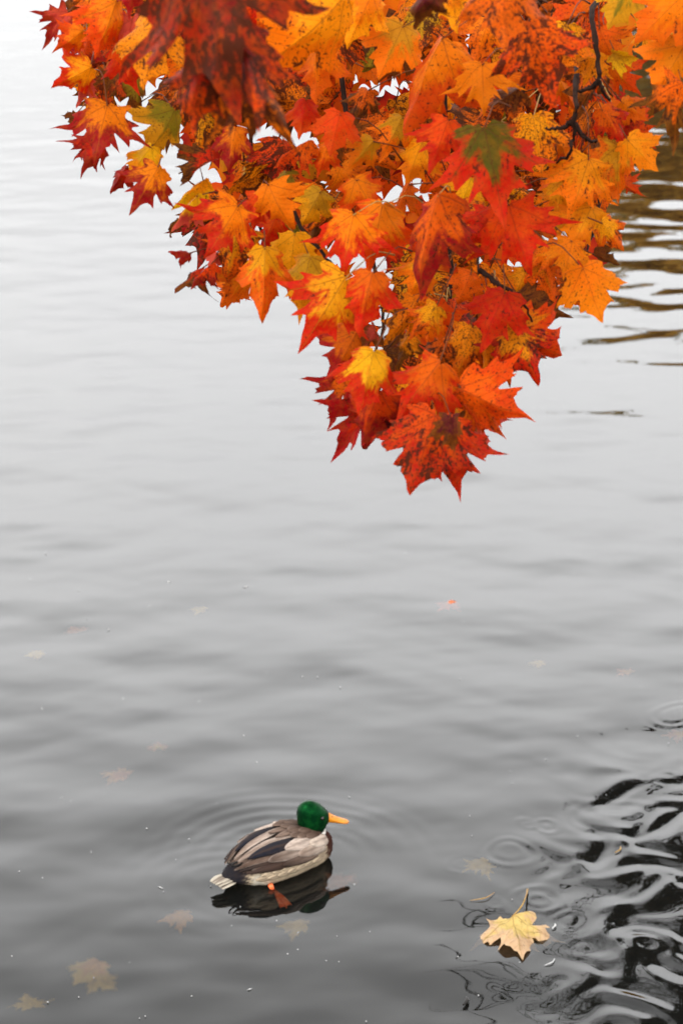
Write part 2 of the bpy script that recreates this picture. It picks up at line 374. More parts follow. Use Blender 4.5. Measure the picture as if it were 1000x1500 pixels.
def overhanging_tree():
    r = np.random.default_rng(5); root = tag(empty('overhanging_tree', (5.4, 11.5, .5)), 'dark half bare tree leaning over the water mirrored black at bottom right', 'tree')
    B = Vector((5.4, 11.5, .4))
    tr = spline([B, B + Vector((-.5, -.1, 2.2)), B + Vector((-1.3, -.3, 4.4)), B + Vector((-2.2, -.4, 7.))], 12)
    link('trunk', mesh('trunk', *tube(tr, [.20 - .0135 * i for i in range(13)], 10), M_BARK), root)
    tw = Acc(); cent = []
    for k in range(30):
        b0 = tr[3 + int(r.random() * 9)]
        e = Vector((1.5 + 2.5 * r.random() ** 1.2, 9.6 + 2.6 * r.random(), 2.95 + 4.4 * r.random()))
        lowest = e.y * math.tan(R(28)) - 2.5 + max(0, (1.9 - e.x)) * .8; e.z = max(e.z, lowest)
        pts = spline([b0, b0.lerp(e, .5) + Vector((0, 0, .5)), e], 9)
        link('limb', mesh('limb', *tube(pts, [.045 - .004 * i for i in range(10)], 6), M_TWIG), root)
        for q in pts[4:]:
            for j in range(4):
                e2 = q + Vector((r.normal() * .35, r.normal() * .35, r.normal() * .3))
                e2.z = max(e2.z, e2.y * math.tan(R(27.5)) - 2.55 + .2 * r.random())
                tw.add(tube([q, q.lerp(e2, .5) + Vector((0, 0, .05)), e2], [.012, .008, .003], 4))
                for jj in range(12):
                    c = q.lerp(e2, .4 + .7 * r.random()) + Vector(r.normal(size=3)) * .07
                    if c.z > c.y * math.tan(R(27.5)) - 2.55 and c.x > 1.75 + .5 * r.random(): cent.append(c)
    for k in range(11):                                  # bare shoots reaching furthest over the water
        b0 = tr[8 + int(r.random() * 4)]; y = 9.4 + 2.4 * r.random(); el = R(30 + 5.5 * r.random())
        e = Vector((.45 + 1.1 * r.random(), y, y * math.tan(el) - 2.6))
        pts = spline([b0, b0.lerp(e, .55) + Vector((0, .1, .35 + .3 * r.random())), e], 10)
        link('limb', mesh('limb', *tube(pts, [.034 - .003 * i for i in range(11)], 6), M_TWIG), root)
        for q in pts[5:]:
            for j in range(2):
                e2 = q + Vector((r.normal() * .25, r.normal() * .25, abs(r.normal()) * .3)); tw.add(tube([q, q.lerp(e2, .5) + Vector((0, 0, .04)), e2], [.011, .007, .003], 4))
    tag(link('twig', mesh('twig', tw.v, tw.f, M_TWIG), root), kind='stuff')
    tag(link('foliage', mesh('foliage', *leaf_quads(cent, .10, r), M_F_DARK, smooth=False), root), kind='stuff')
overhanging_tree()

# ------------------------------------------------------------------ maple leaves
HALF = [(0, 0, 0), (.05, -.055, .0), (.17, -.105, .0), (.43, -.075, -.02), (.365, .085, .04), (.60, .20, .05), (.545, .315, .035), (.80, .53, .05),
        (.565, .525, .04), (.50, .645, .03), (.265, .50, .05), (.37, .80, .05), (.205, .775, .035), (0, 1.10, .05)]
def outline():
    pts = []
    for (a, b) in zip(HALF[:-1], HALF[1:]):
        A, Bp = np.array(a[:2]), np.array(b[:2]); d = Bp - A; nrm = np.array([d[1], -d[0]]); nrm = nrm / (np.linalg.norm(nrm) + 1e-9)
        bow = b[2]; m = 4 if np.linalg.norm(d) > .12 else 2
        c = np.array([0, .3])
        for k in range(m):
            t = k / m; p = A + d * t
            inn = (c - p); inn /= np.linalg.norm(inn)
            pts.append(p + inn * bow * .9 * 4 * t * (1 - t) * .8)
    pts.append(np.array(HALF[-1][:2]))
    right = pts; left = [np.array([-p[0], p[1]]) for p in pts[1:-1]][::-1]
    return right + left
OUT = np.array(outline())
RINGS_T = [1, .86, .66, .44, .22]
def leaf_mesh(name, fold=15, bend=.5, lobe=.25, wave=.03, tipcurl=.0, wid=1., roll=0., seed=0, mat=None, crumple=0.):
    r = np.random.default_rng(seed + 100); c = np.array([0, .3]); n = len(OUT)
    o = OUT.copy()
    j = 1 + .05 * np.sin(np.arange(n) * .8 + seed) + .03 * r.normal(size=n)
    j[0] = 1; o = c + (o - c) * j[:, None]
    kq = r.uniform(-.12, .36); dd = np.linalg.norm(o - c, axis=1); o = c + (o - c) * ((dd / .64) ** kq)[:, None]; o[0] = 0
    asym = .06 * r.normal(size=2); o[:, 0] *= wid * (1 + asym[0] * np.sign(o[:, 0])); o[:, 0] += .08 * asym[1] * o[:, 1] ** 2
    P2 = [c + (o - c) * t for t in RINGS_T] + [c[None]]
    P2 = np.concatenate(P2); x, y = P2[:, 0].copy(), P2[:, 1].copy()
    uv = P2.copy(); uv[:, 0] /= wid
    rad = np.hypot(x, y - .25)
    f = R(fold); ax = np.abs(x)
    z = -lobe * ax ** 2 + wave * np.sin(7 * x + 5 * y + seed) * rad + wave * .8 * np.sin(-9 * x + 11 * y + seed * 2) * rad
    z += .035 * np.cos(np.arctan2(x, y) * 7.6) * rad * rad              # ribs rise and sag between lobes
    z += crumple * (np.sin(13 * x + 2 * seed) * np.sin(10 * y + seed) + .6 * np.sin(21 * y - 9 * x)) * .1
    z += tipcurl * np.maximum(rad - .5, 0) ** 2 * (1 + .6 * np.sin(3 * np.arctan2(x, y) + seed))
    x2 = ax * math.cos(f) + z * math.sin(f) * .3; z2 = -ax * math.sin(f) + z * math.cos(f)
    x = np.sign(x) * np.maximum(x2, 0)
    if abs(bend) > 1e-3:                                                # bend the blade along its length
        th = bend * y; rr = 1 / bend
        y3 = np.sin(th) * (rr + z2); z3 = (rr + z2) * np.cos(th) - rr; y, z = y3, z3
    else: z = z2
    if roll:
        z = z + roll * x * np.maximum(y, 0)
    V = np.stack([x, y, z], 1); F = []; m = len(RINGS_T)
    for k in range(m - 1):
        for i in range(n): F.append((k * n + i, k * n + (i + 1) % n, (k + 1) * n + (i + 1) % n, (k + 1) * n + i))
    for i in range(n): F.append(((m - 1) * n + i, (m - 1) * n + (i + 1) % n, m * n))
    return mesh(name, V, F, mat or M_LEAF, uv=uv)
KINDS = {
    'flat': [dict(fold=15, bend=.6, lobe=.35, wave=.07, wid=.95), dict(fold=20, bend=.8, lobe=.45, wave=.08, roll=.15), dict(fold=12, bend=.3, lobe=.3, wave=.11, wid=1.05, roll=-.15)],
    'open': [dict(fold=26, bend=1.0, lobe=.45, wave=.09, roll=.2), dict(fold=32, bend=.7, lobe=.35, wave=.11, roll=-.25, wid=.92), dict(fold=22, bend=1.3, lobe=.6, wave=.08, tipcurl=.5), dict(fold=28, bend=.4, lobe=.5, wave=.12, tipcurl=-.6, roll=.3)],
    'fold': [dict(fold=50, bend=.9, lobe=.3, wave=.09), dict(fold=60, bend=.5, lobe=.2, wave=.12, roll=.3), dict(fold=-40, bend=.8, lobe=-.2, wave=.1)],
    'curl': [dict(fold=30, bend=1.6, lobe=.8, wave=.12, tipcurl=1.5, crumple=.3), dict(fold=-25, bend=1.3, lobe=-.6, wave=.14, tipcurl=2.2, crumple=.4), dict(fold=45, bend=2.0, lobe=.4, wave=.15, tipcurl=-1.5, crumple=.5)],
}
LM = {}
sd = 0
for k, lst in KINDS.items():
    LM[k] = []
    for kw in lst:
        for rep in range(2 if k != 'curl' else 1):
            sd += 1; LM[k].append(leaf_mesh('leaf_blade', seed=sd, **kw))

Y_, YO, O_, D_, RO, R_, C_, PK, G_, B_, PU, OG = ((.78, .37, .006), (.74, .25, .004), (.70, .160, .003), (.62, .092, .003), (.58, .045, .003), (.46, .011, .003),
    (.26, .005, .008), (.48, .055, .04), (.19, .16, .009), (.12, .034, .006), (.085, .006, .014), (.46, .21, .008))

MAPLE = tag(empty('maple_tree', (3.9, 1.9, .75)), 'autumn maple whose orange and red leafy branch hangs over the water', 'tree')
# skeleton: trunk and the limb overhead, then hanging twigs
tk = spline([(3.9, 1.9, .4), (3.8, 1.95, 2.2), (3.4, 2.1, 3.8), (2.9, 2.3, 6.0), (2.8, 2.4, 8.)], 14)
link('trunk', mesh('trunk', *tube(tk, [.21 - .011 * i for i in range(15)], 12), M_BARK), MAPLE)
limb_pts = spline([(3.5, 2.05, 3.4), (2.4, 2.6, 4.0), (1.2, 3.1, 4.0), (.3, 3.35, 3.65), (-.25, 3.3, 3.15), (-.55, 3.2, 2.85)], 30)
link('limb', mesh('limb', *tube(limb_pts, [.065 - .0018 * i for i in range(31)], 10), M_BARK), MAPLE)
TWIGS = [
    [(620, -90, 3.35), (640, 60, 3.42), (655, 220, 3.4), (660, 380, 3.36), (652, 500, 3.3), (640, 585, 3.22)],
    [(470, -80, 3.35), (500, 120, 3.4), (530, 280, 3.38), (548, 400, 3.3), (560, 470, 3.25), (549, 520, 3.2)],
    [(330, -80, 3.3), (345, 60, 3.4), (366, 190, 3.36), (367, 260, 3.3), (382, 340, 3.25)],
    [(230, -80, 3.25), (215, 40, 3.35), (180, 110, 3.35), (150, 140, 3.3)],
    [(280, -70, 3.3), (262, 120, 3.4), (235, 220, 3.35), (228, 245, 3.28)],
    [(130, -80, 3.25), (128, -10, 3.3), (112, 40, 3.25)],
    [(868, -90, 3.35), (867, 20, 2.98), (876, 95, 2.94), (878, 125, 2.94), (894, 148, 2.96)],
    [(842, 60, 3.3), (843, 135, 2.93), (838, 200, 2.92), (832, 226, 2.93), (800, 246, 3.05)],
    [(876, 122, 2.95), (858, 131, 2.94), (843, 136, 2.93)],
    [(838, 180, 2.92), (818, 187, 2.92), (800, 189, 2.95)],
    [(841, 182, 2.92), (857, 203, 2.92), (873, 208, 2.94)],
    [(690, -60, 3.3), (689, 40, 3.36), (686, 110, 3.38), (660, 165, 3.35)],
    [(700, 240, 3.4), (698, 340, 3.1), (702, 400, 2.92)],
    [(702, 396, 2.92), (730, 415, 2.9), (762, 436, 2.89), (778, 470, 2.93)],
    [(890, 150, 3.36), (886, 260, 3.38), (872, 320, 3.36), (853, 385, 3.28)],
    [(778, 320, 3.4), (800, 312, 3.38), (835, 310, 3.36)],
    [(367, 262, 3.32), (362, 330, 3.65), (348, 398, 3.93)],
    [(400, 240, 3.38), (440, 330, 3.36), (480, 380, 3.32), (505, 405, 3.28)],
    [(975, -90, 3.3), (985, 20, 3.34), (990, 60, 3.32)],
    [(780, -90, 3.3), (775, 40, 3.4), (760, 180, 3.42), (742, 290, 3.38)],
]
SAMPLES = []
for tw in TWIGS:
    pts = [P(*t) for t in tw]
    if tw[0][1] < -40:
        lp = min(limb_pts, key=lambda q: (q - pts[0]).length); pts = [lp, lp.lerp(pts[0], .55) + Vector((0, .03, .05))] + pts
    thick = .0062 if tw[0][1] < -40 else .0042
    n = 5 * len(pts); s = spline(pts, n)
    s = [q + Vector((random.uniform(-1, 1), random.uniform(-1, 1), random.uniform(-1, 1))) * .0022 for q in s]
    link('twig', mesh('twig', *tube(s, [thick * (1 - .68 * i / n) * (1 + .25 * (i % 5 == 0)) for i in range(n + 1)], 6), M_TWIG), MAPLE)
    SAMPLES += [q for q in s if (q - CAM).dot(FW) > 3.12]
SAMP = np.array([tuple(q) for q in SAMPLES])

def place_leaf(bx, by, tx, ty, depth, twist=0, kind='open', base=O_, tip=R_, spots=.3, tilt=.3, wf=1., stalk=True, parent=None, nm='leaf'):
    ppm = FPX / depth; L2 = math.hypot(tx - bx, ty - by) / ppm
    B = P(bx, by, depth); T = P(tx, ty, depth - tilt * L2)
    yv = (T - B); s = yv.length / 1.06; yv.normalize()
    v = (CAM - B).normalized(); nv = (v - yv * v.dot(yv)).normalized()
    nv = Quaternion(yv, R(twist)) @ nv; xv = yv.cross(nv)
    m = Matrix.Identity(4)
    for i in range(3): m[i][0] = xv[i] * s * wf; m[i][1] = yv[i] * s; m[i][2] = nv[i] * s; m[i][3] = B[i]
    o = link(nm, random.choice(LM[kind]), parent or MAPLE, m)
    jit = lambda c: tuple(max(.002, q * random.uniform(.88, 1.1)) for q in c)
    o['base_color'] = jit(base); o['tip_color'] = jit(tip); o['spots'] = float(min(.92, spots + .16))
    if stalk:
        d = SAMP - np.array(B); dist = np.linalg.norm(d, axis=1) + .6 * np.maximum(-d[:, 2], 0) + .25 * np.abs(np.linalg.norm(d, axis=1) - .06)
        E = Vector(SAMP[int(np.argmin(dist))])
        if (E - B).length > .15: E = B + (E - B).normalized() * .13
        mid = B.lerp(E, .5) - yv * .012 + Vector((0, 0, .008))
        pts = spline([B + yv * .003, mid, E], 5)
        link('leaf_stalk', mesh('leaf_stalk', *tube(pts, [.0011, .0009, .0009, .0009, .001, .0016], 4), M_STALK if random.random() < .85 else M_STALK_Y), o)
    return o
# leaves that can be told apart: stalk end, tip, distance, twist, form, colour at the stalk, colour at the tips, blight
LEAVES = [
    # left fringe
    (100, 18, 63, 58, 3.05, 20, 'fold', PK, C_, .1), (122, 45, 84, 80, 3.0, -15, 'open', O_, RO, .15), (130, 58, 112, 104, 3.1, 20, 'open', RO, C_, .3),
    (135, 98, 80, 132, 3.02, -10, 'open', YO, R_, .1), (126, 112, 108, 152, 3.06, 30, 'fold', RO, PK, .2), (158, 152, 138, 232, 3.0, 8, 'flat', O_, C_, .25),
    (150, 196, 128, 256, 3.08, -20, 'open', R_, C_, .1), (132, 208, 104, 231, 3.1, 30, 'fold', R_, R_, .0), (186, 244, 157, 280, 3.1, 20, 'fold', R_, C_, .1),
    (232, 246, 196, 306, 2.98, 0, 'flat', O_, C_, .25), (222, 215, 186, 258, 3.04, 25, 'open', Y_, YO, .1), (256, 160, 228, 238, 3.06, -25, 'open', G_, OG, .25),
    (228, 22, 208, 122, 2.8, 15, 'open', YO, O_, .45), (170, 4, 148, 82, 2.92, -20, 'open', O_, RO, .2), (195, 30, 172, 100, 2.95, 40, 'fold', PK, RO, .1),
    (120, -20, 98, 30, 3.1, 0, 'open', D_, B_, .5), (150, -30, 125, 30, 3.0, 10, 'open', YO, D_, .4), (200, -40, 190, 20, 2.85, 0, 'open', RO, C_, .3),
    (160, 110, 150, 165, 3.2, 10, 'fold', B_, RO, .6), (205, 118, 196, 165, 3.2, 30, 'fold', G_, B_, .3), (176, 70, 200, 130, 3.05, 0, 'open', RO, R_, .2),
    (112, 168, 98, 180, 3.1, 50, 'curl', B_, B_, .5),
    # the big out of focus leaf nearest the camera and its neighbours
    (292, -95, 330, 150, 2.2, 12, 'flat', (.13, .006, .006), (.27, .014, .004), .62, .3, .8), (318, 62, 436, 192, 2.24, -18, 'fold', RO, O_, .85), (300, 78, 262, 182, 2.26, 24, 'open', R_, RO, .7), (352, 40, 368, 176, 2.2, 14, 'fold', C_, RO, .8),
    (396, -4, 384, 76, 2.95, 0, 'flat', O_, RO, .15), (505, -6, 398, 128, 2.75, -22, 'open', YO, O_, .38),
    (470, 68, 452, 142, 3.0, 20, 'open', O_, D_, .15), (432, -25, 418, 50, 2.9, 0, 'open', Y_, YO, .1), (350, -20, 366, 40, 2.9, 10, 'open', RO, R_, .4),
    (590, 38, 556, 112, 2.95, 0, 'flat', OG, O_, .12), (545, -10, 512, 62, 2.9, 0, 'open', O_, YO, .2), (498, 166, 484, 226, 2.98, 0, 'flat', RO, RO, .12),
    (448, 148, 438, 200, 3.06, 10, 'open', R_, RO, .2), (548, 205, 512, 252, 3.02, -15, 'open', OG, O_, .15), (455, 205, 392, 224, 3.05, 50, 'fold', D_, RO, .5),
    (345, 188, 336, 248, 3.02, 0, 'open', O_, C_, .2), (312, 236, 258, 256, 3.05, 55, 'fold', R_, B_, .6), (300, 262, 250, 298, 3.05, 30, 'fold', YO, Y_, .2),
    (290, 285, 248, 330, 2.98, 30, 'fold', Y_, PK, .1), (262, 320, 228, 330, 3.02, 60, 'curl', B_, B_, .5), (350, 300, 306, 372, 2.92, -8, 'flat', O_, R_, .18),
    (392, 268, 422, 340, 2.94, 10, 'open', O_, O_, .1), (378, 282, 372, 335, 2.98, 0, 'open', RO, R_, .1), (388, 362, 386, 470, 2.9, 0, 'fold', YO, D_, .2),
    (352, 332, 322, 418, 2.98, 10, 'open', YO, D_, .62), (280, 372, 246, 362, 3.0, 30, 'fold', C_, C_, .2), (300, 392, 248, 402, 3.02, 50, 'curl', R_, B_, .5),
    (312, 385, 270, 412, 2.98, 40, 'fold', RO, C_, .5), (318, 370, 306, 400, 3.0, 0, 'fold', PK, PK, .0), (362, 392, 338, 452, 3.05, -20, 'open', O_, D_, .25),
    (345, 408, 322, 452, 3.95, 0, 'open', O_, D_, .4), (432, 342, 424, 404, 3.05, 0, 'flat', Y_, Y_, .05), (455, 378, 424, 462, 3.0, 20, 'open', OG, YO, .2),
    # middle
    (518, 312, 500, 396, 2.88, 12, 'flat', O_, R_, .12), (520, 262, 560, 322, 3.0, -10, 'open', O_, RO, .12), (560, 300, 540, 398, 2.95, 0, 'open', O_, RO, .1),
    (506, 406, 450, 504, 2.86, -6, 'flat', YO, R_, .12), (546, 398, 522, 486, 2.84, 8, 'open', D_, R_, .12), (524, 484, 484, 560, 2.96, 0, 'open', D_, C_, .2),
    (547, 516, 528, 604, 2.82, 0, 'open', Y_, R_, .06), (522, 552, 470, 606, 2.98, 40, 'fold', D_, C_, .4), (556, 570, 520, 660, 2.88, 10, 'open', RO, C_, .15),
    (552, 590, 486, 654, 2.94, 20, 'fold', R_, C_, .2), (638, 608, 600, 722, 2.78, 0, 'flat', RO, R_, .55), (652, 618, 668, 722, 2.82, 8, 'open', RO, R_, .5),
    (645, 530, 576, 612, 2.82, 15, 'open', D_, R_, .12), (600, 590, 556, 625, 2.92, 40, 'fold', C_, PU, .2), (672, 568, 768, 620, 2.84, 18, 'open', D_, RO, .35),
    (690, 580, 738, 634, 2.88, -10, 'open', O_, RO, .4), (680, 600, 738, 630, 3.02, 30, 'curl', B_, PK, .2), (752, 480, 788, 556, 2.92, -6, 'flat', YO, R_, .55),
    (750, 474, 828, 540, 2.95, 10, 'open', O_, RO, .35), (745, 486, 726, 556, 2.97, 0, 'open', R_, C_, .3), (740, 428, 702, 504, 2.88, 10, 'flat', R_, R_, .25),
    (760, 440, 830, 478, 3.05, 20, 'open', B_, B_, .6), (853, 392, 882, 470, 2.86, -4, 'flat', O_, O_, .25), (660, 560, 638, 600, 2.95, 0, 'open', O_, D_, .45),
    (662, 612, 660, 660, 2.74, 20, 'fold', PU, B_, .4),
    (642, 285, 592, 424, 2.76, 22, 'fold', D_, C_, .38), (672, 300, 700, 400, 2.98, 0, 'open', O_, O_, .7), (708, 186, 738, 312, 2.72, -4, 'flat', (.07, .06, .006), R_, .2),
    (744, 298, 772, 396, 2.78, 6, 'flat', RO, R_, .22), (718, 310, 690, 368, 2.86, -10, 'open', R_, R_, .4), (656, 176, 632, 244, 2.84, 0, 'flat', RO, R_, .15),
    (706, 92, 708, 160, 2.84, 0, 'flat', O_, O_, .12), (648, 55, 570, 182, 2.86, 30, 'fold', O_, RO, .25), (600, 268, 570, 322, 3.02, 20, 'fold', D_, D_, .3),
    (612, 440, 572, 505, 2.98, -20, 'open', O_, O_, .5), (640, 448, 600, 492, 2.92, 10, 'open', YO, D_, .4), (625, 380, 600, 440, 3.0, -10, 'open', YO, O_, .2),
    (690, 400, 668, 450, 3.0, 0, 'open', D_, D_, .3), (652, 500, 612, 548, 3.0, 20, 'open', D_, B_, .65), (600, 490, 570, 530, 3.0, 30, 'curl', YO, B_, .4), (545, 478, 552, 510, 2.96, 40, 'curl', PK, B_, .3),
    (690, 478, 668, 560, 3.0, 0, 'open', YO, D_, .5), (712, 506, 702, 580, 2.96, 25, 'fold', O_, D_, .35), (725, 500, 745, 560, 3.0, 0, 'open', O_, D_, .4),
    # right
    (772, 30, 802, 150, 2.6, 10, 'open', D_, RO, .7), (735, -40, 742, 66, 2.5, 0, 'open', D_, D_, .55), (640, -20, 578, 34, 2.5, 20, 'curl', PU, B_, .5), (660, -30, 668, 40, 2.7, 0, 'open', O_, YO, .35),
    (780, 170, 792, 250, 2.96, 0, 'flat', YO, O_, .6), (760, 130, 690, 168, 3.05, 30, 'open', B_, D_, .8), (862, 232, 838, 312, 2.98, -10, 'flat', YO, O_, .25), (826, 262, 806, 330, 3.02, 15, 'open', YO, O_, .3),
    (918, 205, 962, 250, 2.98, 0, 'flat', YO, O_, .2), (906, 215, 896, 290, 3.02, 20, 'fold', OG, D_, .3), (900, 262, 940, 292, 3.05, 20, 'fold', D_, RO, .3), (866, 302, 838, 362, 3.0, -8, 'flat', YO, O_, .2),
    (880, 325, 912, 366, 2.98, 0, 'open', YO, D_, .5), (838, 352, 826, 404, 2.98, 0, 'flat', O_, O_, .3), (800, 352, 808, 410, 3.02, 0, 'open', O_, D_, .3), (868, 372, 904, 396, 3.08, 30, 'fold', B_, B_, .5), (845, 410, 802, 440, 3.1, 10, 'open', B_, D_, .4),
    (830, 36, 820, 110, 2.96, 0, 'flat', YO, O_, .55), (872, 76, 856, 120, 3.0, 0, 'flat', YO, YO, .4), (876, 40, 900, 100, 3.02, 10, 'open', D_, D_, .3), (898, 78, 932, 92, 3.0, 30, 'fold', OG, Y_, .3), (892, 95, 930, 140, 3.05, 20, 'open', D_, RO, .3),
    (922, -24, 892, 38, 2.9, 0, 'flat', G_, OG, .1), (1002, -10, 934, 58, 2.78, 0, 'flat', O_, D_, .12), (1000, 50, 944, 70, 2.9, 20, 'open', OG, O_, .15), (1004, 62, 962, 138, 2.82, -6, 'flat', O_, O_, .15), (1000, 122, 974, 202, 2.8, 25, 'fold', D_, B_, .5),
    (946, 30, 955, 80, 3.02, 0, 'open', OG, YO, .3), (910, 150, 948, 175, 3.05, 0, 'open', O_, D_, .3), (905, 170, 952, 220, 3.08, 10, 'open', C_, RO, .4), (880, 160, 912, 208, 3.0, 0, 'open', D_, R_, .4),
    (790, 380, 812, 440, 3.04, 0, 'open', O_, D_, .45), (770, 395, 748, 450, 3.06, 0, 'open', YO, O_, .3), (820, 60, 770, 120, 2.95, 0, 'open', D_, D_, .7), (720, 20, 690, 90, 2.95, 10, 'open', O_, D_, .4),
    (690, 260, 672, 310, 3.0, 0, 'open', Y_, YO, .1), (590, 170, 560, 230, 3.04, 0, 'open', OG, O_, .3), (618, 210, 590, 270, 3.04, 10, 'open', YO, O_, .2), (540, 130, 520, 180, 3.08, 0, 'open', D_, B_, .6), (480, 215, 462, 255, 3.06, 10, 'open', O_, RO, .2), (470, 280, 440, 335, 3.06, 0, 'open', OG, YO, .2), (420, 250, 405, 300, 3.08, 20, 'open', G_, D_, .4), (405, 315, 385, 365, 3.08, 0, 'open', RO, R_, .2),
]
for L in LEAVES: place_leaf(*L)
# leaves further back in the spray
POLY = [(60, -60), (92, 20), (92, 95), (112, 150), (140, 235), (196, 285), (262, 322), (290, 380), (345, 410), (388, 430), (440, 448), (490, 500), (505, 580), (560, 590), (606, 640), (660, 655), (690, 605), (735, 580),
        (742, 540), (812, 520), (788, 470), (785, 412), (842, 425), (892, 410), (894, 350), (872, 300), (925, 270), (938, 200), (918, 130), (930, 80), (935, -60)]
HOLES = [(200, 175, 26), (192, 125, 16), (265, 232, 16), (285, 285, 16), (375, 205, 22), (395, 325, 14), (390, 355, 12), (475, 255, 16), (465, 205, 10), (590, 315, 20), (515, 385, 14), (566, 430, 12), (566, 480, 8), (700, 42, 10), (645, 112, 12), (560, 145, 8), (570, 560, 14), (720, 545, 16), (800, 415, 18), (790, 540, 14), (630, 290, 8), (375, 60, 8)]
def inside(x, y):
    c = False; n = len(POLY)
    for i in range(n):
        (x1, y1), (x2, y2) = POLY[i], POLY[i - 1]
        if (y1 > y) != (y2 > y) and x < (x2 - x1) * (y - y1) / (y2 - y1) + x1: c = not c
    return c
n_fill = 300 - len(LEAVES); cnt = 0; tries = 0
while cnt < n_fill and tries < 30000:
    tries += 1
    bx, by = random.uniform(70, 940), random.uniform(-50, 600)
    a = random.gauss(0, .65) + (-.25 if bx < 500 else .15); s = random.uniform(62, 100)
    tx, ty = bx + math.sin(a) * s, by + math.cos(a) * s
    if not (inside(bx, by) and inside(tx, ty)): continue
    mx_, my_ = (bx + tx) / 2, (by + ty) / 2; ok = True
    for (hx, hy, hr) in HOLES:
        if min(math.hypot(mx_ - hx, my_ - hy), math.hypot(bx + .8 * (tx - bx) - hx, by + .8 * (ty - by) - hy)) < hr + s * .36: ok = False
    wx_, wy_ = [(s * .38 * math.cos(a), -s * .38 * math.sin(a)), (-s * .38 * math.cos(a), s * .38 * math.sin(a))], 0
    for (ox, oy) in wx_:
        if not inside(mx_ + ox, my_ + oy): ok = False
    if not ok: continue
    u = random.random(); left = bx < 420
    if u < .30: b, t = O_, D_
    elif u < .48: b, t = YO, O_
    elif u < .62: b, t = (RO, R_) if left or by > 420 else (D_, RO)
    elif u < .74: b, t = D_, B_
    elif u < .80: b, t = OG, D_
    elif u < .86: b, t = G_, B_
    elif u < .92: b, t = (R_, C_) if left else (O_, RO)
    else: b, t = B_, D_
    place_leaf(bx, by, tx, ty, random.uniform(3.14, 3.75), random.uniform(-45, 45), random.choice(['open', 'open', 'fold', 'flat', 'curl']), b, t, random.choice([.15, .3, .5, .7, .85]), random.uniform(0, .5)); cnt += 1
# the leaves beyond those, at the back of the spray
def pig_leaf():
    N = NT('rear_leaf'); c = N.n('ShaderNodeVertexColor', layer_name='pigment').outputs[0]
    f = N.noise(N.n('ShaderNodeTexCoord').outputs['Object'], 45., 5, .65)
    col = N.mix(N.sstep(f, .56, .62, 0., .85), c, (.05, .015, .006))
    t = N.n('ShaderNodeBsdfTranslucent'); N.l(col, t.inputs[0]); mx = N.n('ShaderNodeMixShader'); mx.inputs[0].default_value = .38
    N.l(N.bsdf(col, .5, .05), mx.inputs[1]); N.l(t.outputs[0], mx.inputs[2]); return N.out(mx.outputs[0])
def rear_leaves():
    V = []; F = []; Cc = []; k = len(OUT); done = 0; tries = 0; r = random.Random(4)
    while done < 190 and tries < 20000:
        tries += 1
        bx, by = r.uniform(80, 930), r.uniform(-60, 580); a = r.gauss(0, .8); sz = r.uniform(60, 92)
        mx_, my_ = bx + math.sin(a) * sz * .55, by + math.cos(a) * sz * .55
        if not all(inside(mx_ + math.cos(q) * sz * .55, my_ + math.sin(q) * sz * .55) for q in (0, 1.05, 2.1, 3.14, 4.2, 5.25)): continue
        if any(math.hypot(mx_ - hx, my_ - hy) < .62 * hr + sz * .40 for hx, hy, hr in HOLES): continue
        d = r.uniform(3.75, 4.35); B = P(bx, by, d); T = P(bx + math.sin(a) * sz, by + math.cos(a) * sz, d - .02); yv = T - B; s_ = yv.length / 1.06; yv.normalize()
        nv = Quaternion(yv, r.uniform(-.6, .6)) @ ((CAM - B).normalized() - yv * yv.dot((CAM - B).normalized())).normalized(); xv = yv.cross(nv)
        i = len(V); b, t = r.choice(((O_, D_), (D_, B_), (D_, RO), (RO, C_), (OG, D_), (D_, B_), (O_, D_), (B_, B_)))
        fold = r.uniform(.1, .6)
        for sc in (1., .5):
            for p in OUT:
                q = np.array([0, .3]) + (p - np.array([0, .3])) * sc
                V.append(B + (xv * q[0] + yv * q[1] - nv * (fold * abs(q[0]) + .3 * q[1] ** 2)) * s_); Cc.append(lerp3(b, t, min(1, max(0, sc * 1.3 - .4))))
        V.append(B + (yv * .3 - nv * .03) * s_); Cc.append(b)
        for j in range(k):
            F.append((i + j, i + (j + 1) % k, i + k + (j + 1) % k, i + k + j)); F.append((i + k + j, i + k + (j + 1) % k, i + 2 * k))
        done += 1
    tag(link('rear_leaves', mesh('rear_leaves', V, F, pig_leaf(), cols=np.array(Cc)), MAPLE), kind='stuff')
def lerp3(a, b, t): return tuple(a[i] + (b[i] - a[i]) * t for i in range(3))
rear_leaves()
# the rest of the crown overhead, beyond what the picture shows
def overhead():
    r = np.random.default_rng(3); cent = []
    for i in range(900):
        q = limb_pts[int(r.random() * 31)] + Vector((r.normal() * .5, r.normal() * .45, .25 + abs(r.normal()) * .8))
        if q.z > 2.75 and q.y > 1.5: cent.append(q)
    for i in range(1500):
        q = tk[7 + int(r.random() * 8)] + Vector((r.normal() * 1., r.normal() * 1., r.normal() * .8 + .6))
        if q.z > 3.6: cent.append(q)
    V = []; F = []; k = OUT[::2]; n = len(k)
    for c in cent:
        a = Vector(r.normal(size=3)); a.z -= .8; a.normalize(); b = a.cross(Vector(r.normal(size=3))).normalized(); i = len(V); s = .10 + .03 * r.random()
        V += [c + a * (p[1] * s) + b * (p[0] * s) for p in k] + [c + a * (.3 * s) + a.cross(b) * .015]
        F += [(i + j, i + (j + 1) % n, i + n) for j in range(n)]
    tag(link('upper_foliage', mesh('upper_foliage', V, F, M_F_MAPLE), MAPLE), kind='stuff')
overhead()

